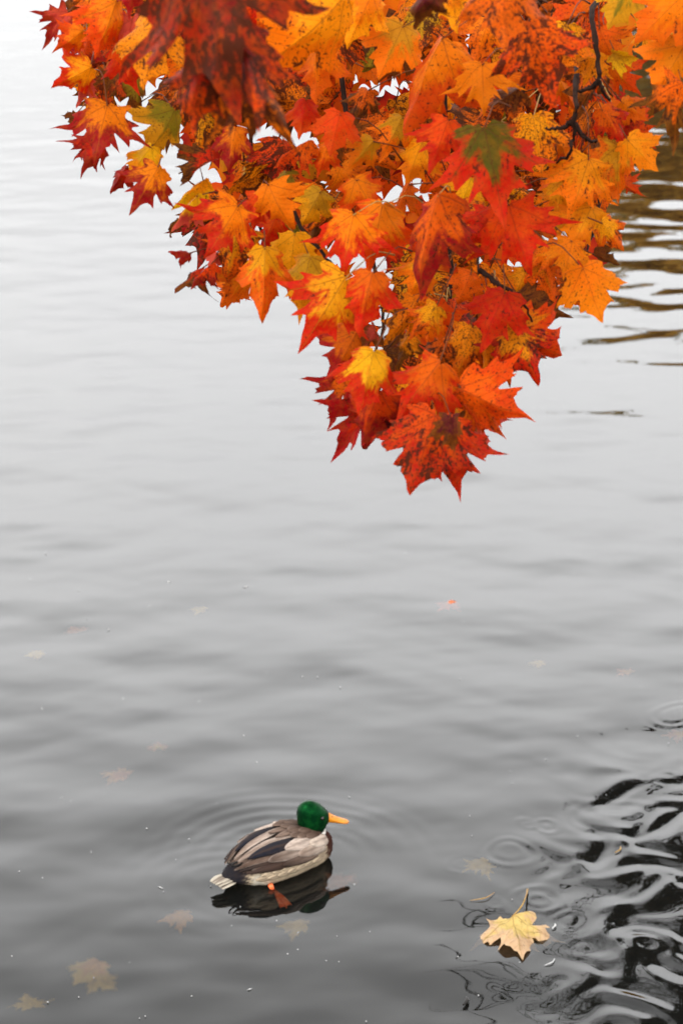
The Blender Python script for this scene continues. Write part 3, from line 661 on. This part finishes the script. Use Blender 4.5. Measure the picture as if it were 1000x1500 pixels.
# ------------------------------------------------------------------ leaves on and under the water
def water_leaf(px, py, size_px, head, z, base, tip, spots, label, cat='leaf', kind='flat', me=None, tiltx=0., group=None, stalk=None, name='fallen_leaf'):
    p = W(px, py, z); s = size_px / 600. * (p - CAM).length / 5.2
    m = Matrix.Translation(p) @ Matrix.Rotation(R(head), 4, 'Z') @ Matrix.Rotation(R(tiltx), 4, 'X') @ Matrix.Scale(s, 4) @ Matrix.Translation((0, -.4, 0))
    o = bpy.data.objects.new(name, me or random.choice(LM[kind])); COL.objects.link(o); o.matrix_basis = m; WM[o.name] = m
    o['base_color'] = base; o['tip_color'] = tip; o['spots'] = float(spots); tag(o, label, cat, group)
    return o
fl_mesh = leaf_mesh('leaf_blade', fold=10, bend=.22, lobe=.25, wave=.12, tipcurl=-.35, crumple=.5, seed=60)
fl = water_leaf(755, 1362, 90, 184, .022, (.66, .50, .18), (.62, .43, .26), .12, 'pale yellow curled maple leaf floating on the water beside dark ripples', me=fl_mesh, tiltx=-2, name='floating_leaf')
fb = WM[fl.name] @ Vector((0, .02, .0))
pts = spline([fb, P(763, 1328, (fb - CAM).dot(FW) + .02), P(770, 1312, (fb - CAM).dot(FW) + .05), W(772, 1303, .004)], 8)
link('leaf_stalk', mesh('leaf_stalk', *tube(pts, [.0022, .0017, .0015, .0014, .0014, .0015, .0017, .002, .0028], 5), M_STALK_Y), fl)
GS = 'leaves sunk below the surface'
YS, OS, PS = (.78, .55, .12), (.82, .42, .12), (.72, .30, .18)
for (px, py, sz, hd, z, b, t, lab) in (
    (258, 1350, 46, 100, -.03, OS, OS, 'orange leaf sunk just below the surface left of the duck foot'),
    (430, 1369, 44, 80, -.05, YS, YS, 'mustard yellow leaf sunk below the surface under the duck'),
    (130, 1440, 58, 150, -.06, OS, YS, 'larger tan leaf in the sunken pair at lower left'),
    (152, 1462, 46, 230, -.08, YS, YS, 'smaller olive leaf in the sunken pair at lower left'),
    (46, 1483, 40, 20, -.05, YS, YS, 'square looking yellow leaf sunk in the bottom left corner'),
    (700, 1277, 42, 120, -.03, YS, YS, 'pale cream leaf sunk beside the ripple rings near the floating leaf'),
    (497, 1327, 46, 40, -.12, PS, PS, 'dim reddish leaf sunk to the right of the duck foot'),
    (172, 1152, 40, 70, -.06, PS, OS, 'pinkish leaf sunk to the left of the duck'),
    (291, 896, 26, 70, -.02, YS, YS, 'small yellow leaf faint under the pale water at mid left'),
    (112, 930, 26, 30, -.03, PS, PS, 'small pink leaf faint under the pale water at far left'),
    (52, 967, 26, 110, -.03, YS, YS, 'small yellow leaf faint near the left edge below the pink one'),
    (914, 989, 24, 50, -.02, OS, PS, 'small orange leaf under the water near the right edge'),
    (988, 1080, 30, 90, -.02, OS, PS, 'pinkish leaf at the right edge among thin dark ripple lines'),
    (785, 982, 24, 90, -.04, YS, YS, 'faint yellowish leaf under the water right of centre'),
    (232, 1112, 26, 10, -.06, YS, PS, 'faint tan leaf sunk above the pinkish one on the left')):
    water_leaf(px, py, sz, hd, z * 1.3, b, t, .15, lab, group=GS, name='sunken_leaf')
water_leaf(655, 884, 34, 140, .004, (.75, .2, .08), (.7, .12, .06), .1, 'tiny orange leaf floating alone in the middle of the pale water', me=LM['flat'][0], name='floating_leaf')

# specks of down and dust, a few larger bits
N = NT('speck_white'); M_SPECK = N.out(N.bsdf((.45, .45, .44), .8, .1))
N = NT('seed_black'); M_SEED = N.out(N.bsdf((.012, .011, .01), .6, .3))
def specks():
    r = np.random.default_rng(11); V = []; F = []
    for i in range(80):
        py = 760 + 740 * r.random() ** .6; px = 1000 * r.random(); p = W(px, py, .0015)
        a = r.random() * 3.14; l = .0017 * (.5 + r.random()); w = l * .8
        if r.random() < .18: l *= 4.0; w *= .45
        d = Vector((math.cos(a), math.sin(a), 0)); e = Vector((-d.y, d.x, 0)); i0 = len(V)
        V += [p - d * l, p + e * w, p + d * l, p - e * w, p + Vector((0, 0, .002)), p - Vector((0, 0, .002))]
        F += [(i0 + a_, i0 + b_, i0 + c_) for a_, b_, c_ in ((0, 3, 4), (3, 2, 4), (2, 1, 4), (1, 0, 4), (0, 1, 5), (1, 2, 5), (2, 3, 5), (3, 0, 5))]
    tag(link('floating_specks', mesh('floating_specks', V, F, M_SPECK, smooth=False)), 'tiny white specks of down and dust scattered on the water', 'debris', kind='stuff')
specks()
def bit(name, pa, pb, w, mat, label, cat, bow=.004):
    a, b = W(*pa, .003), W(*pb, .003); m = a.lerp(b, .5) + Vector((.3 * (b - a).y, -.3 * (b - a).x, bow)) * .6
    s = spline([a, m, b], 8)
    tag(link(name, mesh(name, *tube(s, [w * (.35 + .65 * math.sin(math.pi * (i + .4) / 9)) for i in range(9)], 6), mat)), label, cat)
bit('down_feather', (797, 1414), (812, 1404), .0014, M_SPECK, 'curved white wisp of down on the water below the floating leaf', 'feather')
bit('down_feather', (808, 1360), (812, 1353), .0022, M_SPECK, 'small white tuft of down at the right edge of the floating leaf', 'feather')
bit('seed_pod', (678, 1472), (682, 1461), .005, M_SEED, 'small black pod standing in the water at bottom centre right', 'seed')
bit('straw_stem', (688, 1319), (724, 1307), .0012, M_STALK_Y, 'thin pale straw stem lying on the water above the floating leaf', 'stem')
bit('straw_stem', (900, 1249), (908, 1240), .0018, M_STALK_Y, 'short tan straw bit among the dark ripples at the right', 'stem')

# ------------------------------------------------------------------ the drake
def pigment_mat(name, rough=.6, spec=.3, scale=60., bstr=.3, sheen=0.):
    N = NT(name); c = N.n('ShaderNodeVertexColor', layer_name='pigment').outputs[0]
    t = N.n('ShaderNodeTexCoord').outputs['Object']
    mp = N.n('ShaderNodeMapping'); N.l(t, mp.inputs[0]); mp.inputs['Scale'].default_value = (.35, 1, 1)
    f = N.noise(mp.outputs[0], scale * 3, 4, .6)
    col = N.mix(N.sstep(f, .3, .7, 0., .6), c, N.mix(.6, c, (.03, .02, .016)))
    sh = N.bsdf(col, rough, spec, f, bstr, .002)
    return N.out(sh)
M_PLUM = pigment_mat('plumage', .8, .06); M_FEATHER = pigment_mat('feather_vane', .75, .06, 50.)
def head_mat():
    N = NT('iridescent_head'); t = N.n('ShaderNodeTexCoord').outputs['Object']
    f = N.math('ADD', N.math('MULTIPLY', N.noise(t, 130., 4, .65), .5), N.math('MULTIPLY', N.noise(t, 34., 3, .6), .5)); lw = N.n('ShaderNodeLayerWeight'); lw.inputs[0].default_value = .35
    col = N.mix(lw.outputs['Facing'], (.0006, .010, .003), (.0006, .0015, .003))
    col = N.mix(N.sstep(f, .42, .60, 0., .9), col, (.002, .030, .006))
    x = N.n('ShaderNodeBsdfPrincipled'); N.l(col, x.inputs['Base Color']); x.inputs['Roughness'].default_value = .33
    x.inputs['Specular IOR Level'].default_value = .2; x.inputs['Specular Tint'].default_value = (.08, 1, .25, 1)
    b = N.n('ShaderNodeBump'); b.inputs['Strength'].default_value = .35; b.inputs['Distance'].default_value = .002; N.l(f, b.inputs['Height']); N.l(b.outputs[0], x.inputs['Normal'])
    return N.out(x.outputs[0])
M_HEAD = head_mat()
M_BILL = simple('bill_horn', (.52, .155, .006), (.56, .21, .010), 60, .35, .4, .1, .001)
M_WHITE = simple('white_feather', (.75, .73, .68), (.6, .58, .53), 80, .7, .2, .3, .001)
N = NT('eye_gloss'); M_EYE = N.out(N.bsdf((.006, .004, .003), .08, .6))
M_FOOT = simple('orange_web', (.90, .14, .035), (.85, .20, .07), 60, .45, .4, .2, .001)

DUCK = tag(empty('mallard_drake', DUCK_C, DUCK_PHI), 'mallard drake with green head swimming to the right across the grey water', 'duck')
DM = WM[DUCK.name]
def dl(name, me, parent=None):                       # mesh given in the duck's own axes (x forward, y left, z up)
    return link(name, me, parent or DUCK, DM)
# body sections: s, half width, bottom, top
SEC = [(s_, w_, (zb_ * .78 if zb_ > 0 else zb_), zt_ * .78) for s_, w_, zb_, zt_ in (
       (.186, .004, .050, .058), (.180, .022, .030, .070), (.165, .042, .008, .082), (.14, .058, -.004, .088), (.10, .070, -.006, .098), (.05, .077, -.006, .106), (0, .079, -.006, .106), (-.05, .076, -.006, .103),
       (-.09, .068, -.005, .094), (-.125, .054, .004, .080), (-.155, .038, .014, .066), (-.18, .024, .026, .054), (-.195, .010, .034, .046))]
SX = lambda s: .186 - (.186 - s) * .86
def sec_at(s):
    a = np.array(SEC)[::-1]; return [np.interp(s, a[:, 0], a[:, k]) for k in (1, 2, 3)]
def lerp3(a, b, t): return tuple(a[i] + (b[i] - a[i]) * t for i in range(3))
def sm(x, a, b):
    t = min(1, max(0, (x - a) / (b - a))); return t * t * (3 - 2 * t)
MAROON, FLANK, BACK, BLACKT, WHITE = (.036, .010, .006), (.44, .35, .24), (.16, .11, .085), (.008, .008, .011), (.7, .66, .56)
def body():
    V = []; Cc = []; F = []; ns, nt = 64, 44
    for i in range(ns):
        s = .186 - (.186 + .195) * (i / (ns - 1)); hw, zb, zt = sec_at(s); zc = zb + (zt - zb) * .42
        for k in range(nt):
            q = 2 * math.pi * k / nt; y = math.cos(q); zz = math.sin(q)
            y = math.copysign(abs(y) ** .85, y); e = .9
            z = zc + (zt - zc) * abs(zz) ** e if zz > 0 else zc - (zc - zb) * abs(zz) ** .8
            V.append((SX(s) + .0010 * random.gauss(0, 1), y * hw, z + .0006 * random.gauss(0, 1)))
            hgt = (z - zb) / max(zt - zb, .01); jit = .012 * math.sin(k * 2.1 + i * 1.3)
            c = lerp3(FLANK, BACK, sm(hgt, .62, .80)); 
            c = lerp3(c, MAROON, sm(s + .03 * hgt + jit, .118, .148))
            c = lerp3(c, BLACKT, sm(-s + jit, .135, .150))
            fw = sm(-s + jit, .095, .11) * (1 - sm(-s, .125, .14)) * (1 - sm(hgt, .5, .7)); c = lerp3(c, (.6, .55, .45), fw)
            Cc.append(c)
    for i in range(ns - 1):
        for k in range(nt): F.append((i * nt + k, (i + 1) * nt + k, (i + 1) * nt + (k + 1) % nt, i * nt + (k + 1) % nt))
    F.append(tuple(range(nt))); F.append(tuple((ns - 1) * nt + k for k in range(nt - 1, -1, -1)))
    return dl('body', mesh('body', V, F, M_PLUM, cols=np.array(Cc)))
BODY = body()
# neck and head: one shape turned a little to the right of the body
HEAD_S, HEAD_Y, HEAD_YAW = .122, -.010, R(-30)
def rings(secs, n, place):
    V = []; F = []
    for (c, u, w, a, b) in secs:                      # centre, two axes, radii
        for k in range(n):
            q = 2 * math.pi * k / n; V.append(place(c + u * (a * math.cos(q)) + w * (b * math.sin(q))))
    for i in range(len(secs) - 1):
        for k in range(n): F.append((i * n + k, i * n + (k + 1) % n, (i + 1) * n + (k + 1) % n, (i + 1) * n + k))
    F.append(tuple(range(n - 1, -1, -1))); F.append(tuple((len(secs) - 1) * n + k for k in range(n)))
    return V, F
HM = Matrix.Translation((HEAD_S, HEAD_Y, -.025)) @ Matrix.Rotation(HEAD_YAW, 4, 'Z')
hp = lambda v: HM @ v
X3, Y3, Z3 = Vector((1, 0, 0)), Vector((0, 1, 0)), Vector((0, 0, 1))
def head():
    # stacked horizontal slices from neck to crown: z, x centre, half length, half width
    S = [(.080, -.004, .038, .036), (.090, -.001, .034, .032), (.099, .001, .0325, .030), (.108, .003, .0335, .0295), (.118, .005, .0365, .0295), (.128, .007, .0400, .0295), (.138, .0075, .0412, .0290), (.148, .0055, .0400, .0280),
         (.158, .0025, .0368, .0258), (.167, -.0005, .0315, .0222), (.174, -.0025, .0250, .0176), (.1795, -.004, .0175, .0124), (.183, -.0045, .0100, .0070), (.1845, -.0045, .003, .0025)]
    pts = spline([(a, b, c) for a, b, c, d in S], 36); wid = spline([(d, 0, 0) for a, b, c, d in S], 36)
    secs = [(Vector((p[1], 0, p[0])), X3, Y3, p[2], wid[i][0]) for i, p in enumerate(pts)]
    V, F = rings(secs, 32, hp)
    return dl('head', mesh('head', V, F, M_HEAD))
HEAD = head()
def bill():
    n = 16; V = []; F = []; ss = [(.034, .0125, .0165, .136), (.044, .0120, .0140, .1345), (.054, .0118, .0105, .131), (.066, .0125, .0076, .1265), (.078, .0132, .0056, .1225), (.087, .0120, .0046, .120), (.0935, .0078, .0036, .1185), (.0965, .002, .0016, .118)]
    pts = spline([(a, b, c) for a, b, c, d in ss], 18); zz = spline([(d, 0, 0) for *_, d in ss], 18)
    secs = [(Vector((p[0], 0, zz[i][0])), Y3, Z3, p[1], p[2]) for i, p in enumerate(pts)]
    b = dl('bill', mesh('bill', *rings(secs, n, hp), M_BILL), HEAD)
    for sgn in (-1, 1):
        c = Vector((.052, sgn * .0075, .139))
        link('nostril', mesh('nostril', *rings([(c + X3 * (t * .005), Y3, Z3, .0012 * (1 - t * t) + .0002, .0012 * (1 - t * t) + .0002) for t in np.linspace(-1, 1, 7)], 8, hp), M_EYE), HEAD, DM)
    nb = rings([(Vector((.092 + .0045 * t, 0, .1185)), Y3, Z3, .004 * (1 - t * t) ** .5 + .0003, .0026 * (1 - t * t) ** .5 + .0003) for t in np.linspace(-1, 1, 8)], 10, hp)
    link('bill_nail', mesh('bill_nail', *nb, M_SEED), HEAD, DM)
bill()
for sgn in (-1, 1):
    c = Vector((.026, sgn * .0262, .147))
    link('eye', mesh('eye', *rings([(c + Z3 * (.0045 * t), X3, Y3, .0045 * math.sqrt(max(0, 1 - t * t)) + .0001, .0045 * math.sqrt(max(0, 1 - t * t)) + .0001) for t in np.linspace(-1, 1, 9)], 12, hp), M_EYE), HEAD, DM)
nr = [(Vector((.001 + .001 * t, 0, .1030 + .0050 * t)), X3 + Z3 * -.18, Y3,     .0352 + .0020 * math.cos(t * 1.4), .0335 + .0020 * math.cos(t * 1.4)) for t in np.linspace(-1, 1, 7)]
dl('neck_ring', mesh('neck_ring', *rings(nr, 32, hp), M_WHITE))

def surf(s, a, lift=.0):                              # point on the body at s, angle a from the flank (0) over the back (90 deg), right side a<0 mirrored by caller
    hw, zb, zt = sec_at(s); zc = zb + (zt - zb) * .42
    y = abs(math.cos(a)) ** .85 * math.copysign(1, math.cos(a)) * (hw + lift); z = zc + (zt - zc + lift) * max(0, math.sin(a)) ** .9 if a >= 0 else zc - (zc - zb) * abs(math.sin(a)) ** .8
    return Vector((SX(s), y, z))
def feather(s0, a0, s1, a1, w, lift, c0, c1, edge, side, name='feather', dark=None, parent=None):
    """A vane lying on the body from (s0,a0) to (s1,a1), w = half width along the angle (radians), pigment from root c0 to tip c1"""
    V = []; C_c = []; F = []; nl, nw = 14, 7
    for i in range(nl):
        t = i / (nl - 1); s = s0 + (s1 - s0) * t; a = a0 + (a1 - a0) * t
        ww = w * (math.sin(math.pi * min(1, (t * .86 + .14)) ** .8) ** .55 if t < 1 else .05)
        for k in range(nw):
            u = -1 + 2 * k / (nw - 1)
            p = surf(max(-.19, min(.17, s)), a + ww * u, lift + .0035 * (1 - u * u) + .004 * t)
            if s < -.19: p.x = SX(s)
            p.y *= side; V.append(p)
            c = lerp3(c0, c1, t); 
            if dark is not None: c = lerp3(c, dark, sm(u * .6 + t, .9, 1.3) )
            c = lerp3(c, edge, sm(abs(u), .72, 1.) * .7 + .3 * sm(t, .9, 1))
            c = lerp3(c, (.05, .03, .02), .5 * (1 - sm(abs(u), 0, .12)))
            C_c.append(c)
    for i in range(nl - 1):
        for k in range(nw - 1): F.append((i * nw + k, i * nw + k + 1, (i + 1) * nw + k + 1, (i + 1) * nw + k))
    o = dl(name, mesh(name, V, F, M_FEATHER, cols=np.array(C_c)), parent)
    md = o.modifiers.new('thickness', 'SOLIDIFY'); md.thickness = .0012; md.offset = 1
    return o
GREY, TAUPE, BRN, DK = (.36, .29, .24), (.19, .135, .105), (.042, .023, .016), (.009, .009, .011)
for side in (-1, 1):
    q = R
    wing = feather(.06, q(38), -.135, q(40), q(24), .004, TAUPE, BRN, GREY, side, 'wing', DK)
    # primaries and tertials trailing to the tail, then the coverts, then the pale scapulars over them
    for (s0, a0, s1, a1, w, lf, c0, c1, e) in (
        (-.02, 34, -.165, 52, 10, .006, BRN, DK, BRN), (-.02, 46, -.172, 66, 9, .008, TAUPE, BRN, GREY), (.0, 24, -.15, 34, 10, .008, BRN, (.03, .02, .018), BRN),
        (.045, 57, -.13, 72, 15, .0125, DK, (.005, .007, .014), DK), (.04, 76, -.15, 84, 9, .010, GREY, TAUPE, (.5, .42, .36)),
        (.06, 40, -.09, 46, 15, .011, GREY, BRN, (.42, .34, .29)), (.07, 24, -.06, 26, 12, .010, TAUPE, (.02, .012, .010), BRN),
        (.10, 52, -.03, 54, 15, .014, (.42, .35, .30), GREY, (.5, .42, .36)), (.105, 34, .0, 34, 14, .013, (.40, .33, .27), TAUPE, (.46, .38, .32)),
        (.12, 66, .03, 66, 14, .014, BRN, TAUPE, GREY), (.115, 84, -.02, 84, 8, .012, BRN, TAUPE, BRN), (.125, 46, .05, 44, 14, .015, (.38, .31, .26), (.46, .38, .31), (.5, .42, .35))):
        feather(s0, q(a0), s1, q(a1), q(w), lf, c0, c1, e, side, 'feather', parent=wing)
    for row, (aa, ss) in enumerate(((6, np.arange(.10, -.10, -.030)), (17, np.arange(.115, -.08, -.030)), (27, np.arange(.12, -.02, -.032)))):
        for s_ in ss:
            k_ = random.uniform(.86, 1.1); fc = tuple(q_ * k_ for q_ in FLANK)
            feather(s_, q(aa + 2), s_ - .052, q(aa - 1), q(9), .002 + .0012 * row, lerp3(fc, TAUPE, .25), fc, lerp3(fc, (.5, .42, .32), .5), side, 'flank_feather', parent=BODY)
    for s_, a_ in ((.105, 60), (.10, 76), (.085, 66), (.075, 84), (.065, 72)):
        feather(s_, q(a_), s_ - .05, q(a_), q(9), .016, BRN, lerp3(BRN, TAUPE, .5), TAUPE, side, 'mantle_feather', parent=BODY)
# tail: fan of pale feathers, black coverts and the two curled ones
for k, (y, z) in enumerate(((-.024, .026), (-.015, .031), (-.005, .034), (.005, .034), (.015, .031), (.024, .026))):
    V = []; F = []; Cc = []
    for i in range(9):
        t = i / 8; w = .0125 * math.sin(math.pi * (.2 + .72 * t)) ** .7
        for u in (-1, 0, 1):
            V.append((-.122 - .052 * t + .012 * abs(y) / .03 * t, y * (.75 + .1 * t) + w * u, z + .006 * math.sin(t * 2) - .010 * t + .0015 * (1 - abs(u))))
            Cc.append(lerp3((.10, .075, .06), (.50, .45, .36), sm(abs(u) * .8 + t * .5, .5, 1.)))
    for i in range(8):
        for j in range(2): F.append((i * 3 + j, i * 3 + j + 1, i * 3 + j + 4, i * 3 + j + 3))
    o = dl('tail_feather', mesh('tail_feather', V, F, M_FEATHER, cols=np.array(Cc))); md = o.modifiers.new('thickness', 'SOLIDIFY'); md.thickness = .0012
for sgn in (-1, 1):
    pts = spline([(SX(q_[0]),) + q_[1:] for q_ in ((-.13, sgn * .006, .058), (-.158, sgn * .007, .058), (-.172, sgn * .008, .063), (-.168, sgn * .009, .069), (-.160, sgn * .009, .068))], 10)
    dl('curled_feather', mesh('curled_feather', *tube(pts, [.0026 - .0002 * i for i in range(11)], 7), M_SEED))
# the near foot paddling, half under water
Minv = DM.inverted()
lp = [Minv @ W(396, 1296, .012), Minv @ W(401, 1307, -.012), Minv @ W(405, 1313, -.02)]
leg = dl('leg', mesh('leg', *tube(spline(lp, 6), [.0062, .006, .0056, .0054, .0054, .0058, .006], 8), M_FOOT))
def foot():
    a = W(403, 1310, -.018); tips = [W(411, 1338, -.03), W(420, 1338, -.03), W(427, 1333, -.028)]
    acc = Acc()
    for t in tips: acc.add(tube([a, a.lerp(t, .5) + Vector((0, 0, .004)), t], [.0048, .0042, .0018], 6))
    i = len(acc.v)
    for t in tips: acc.v += [a.copy(), a.lerp(t, .5) + Vector((0, 0, .003)), a.lerp(t, .93)]
    for k in range(2):
        b = i + 3 * k; acc.f += [(b, b + 1, b + 4), (b + 1, b + 2, b + 5, b + 4)]
    link('foot', mesh('foot', [Minv @ v for v in acc.v], acc.f, M_FOOT), leg, DM)
foot()
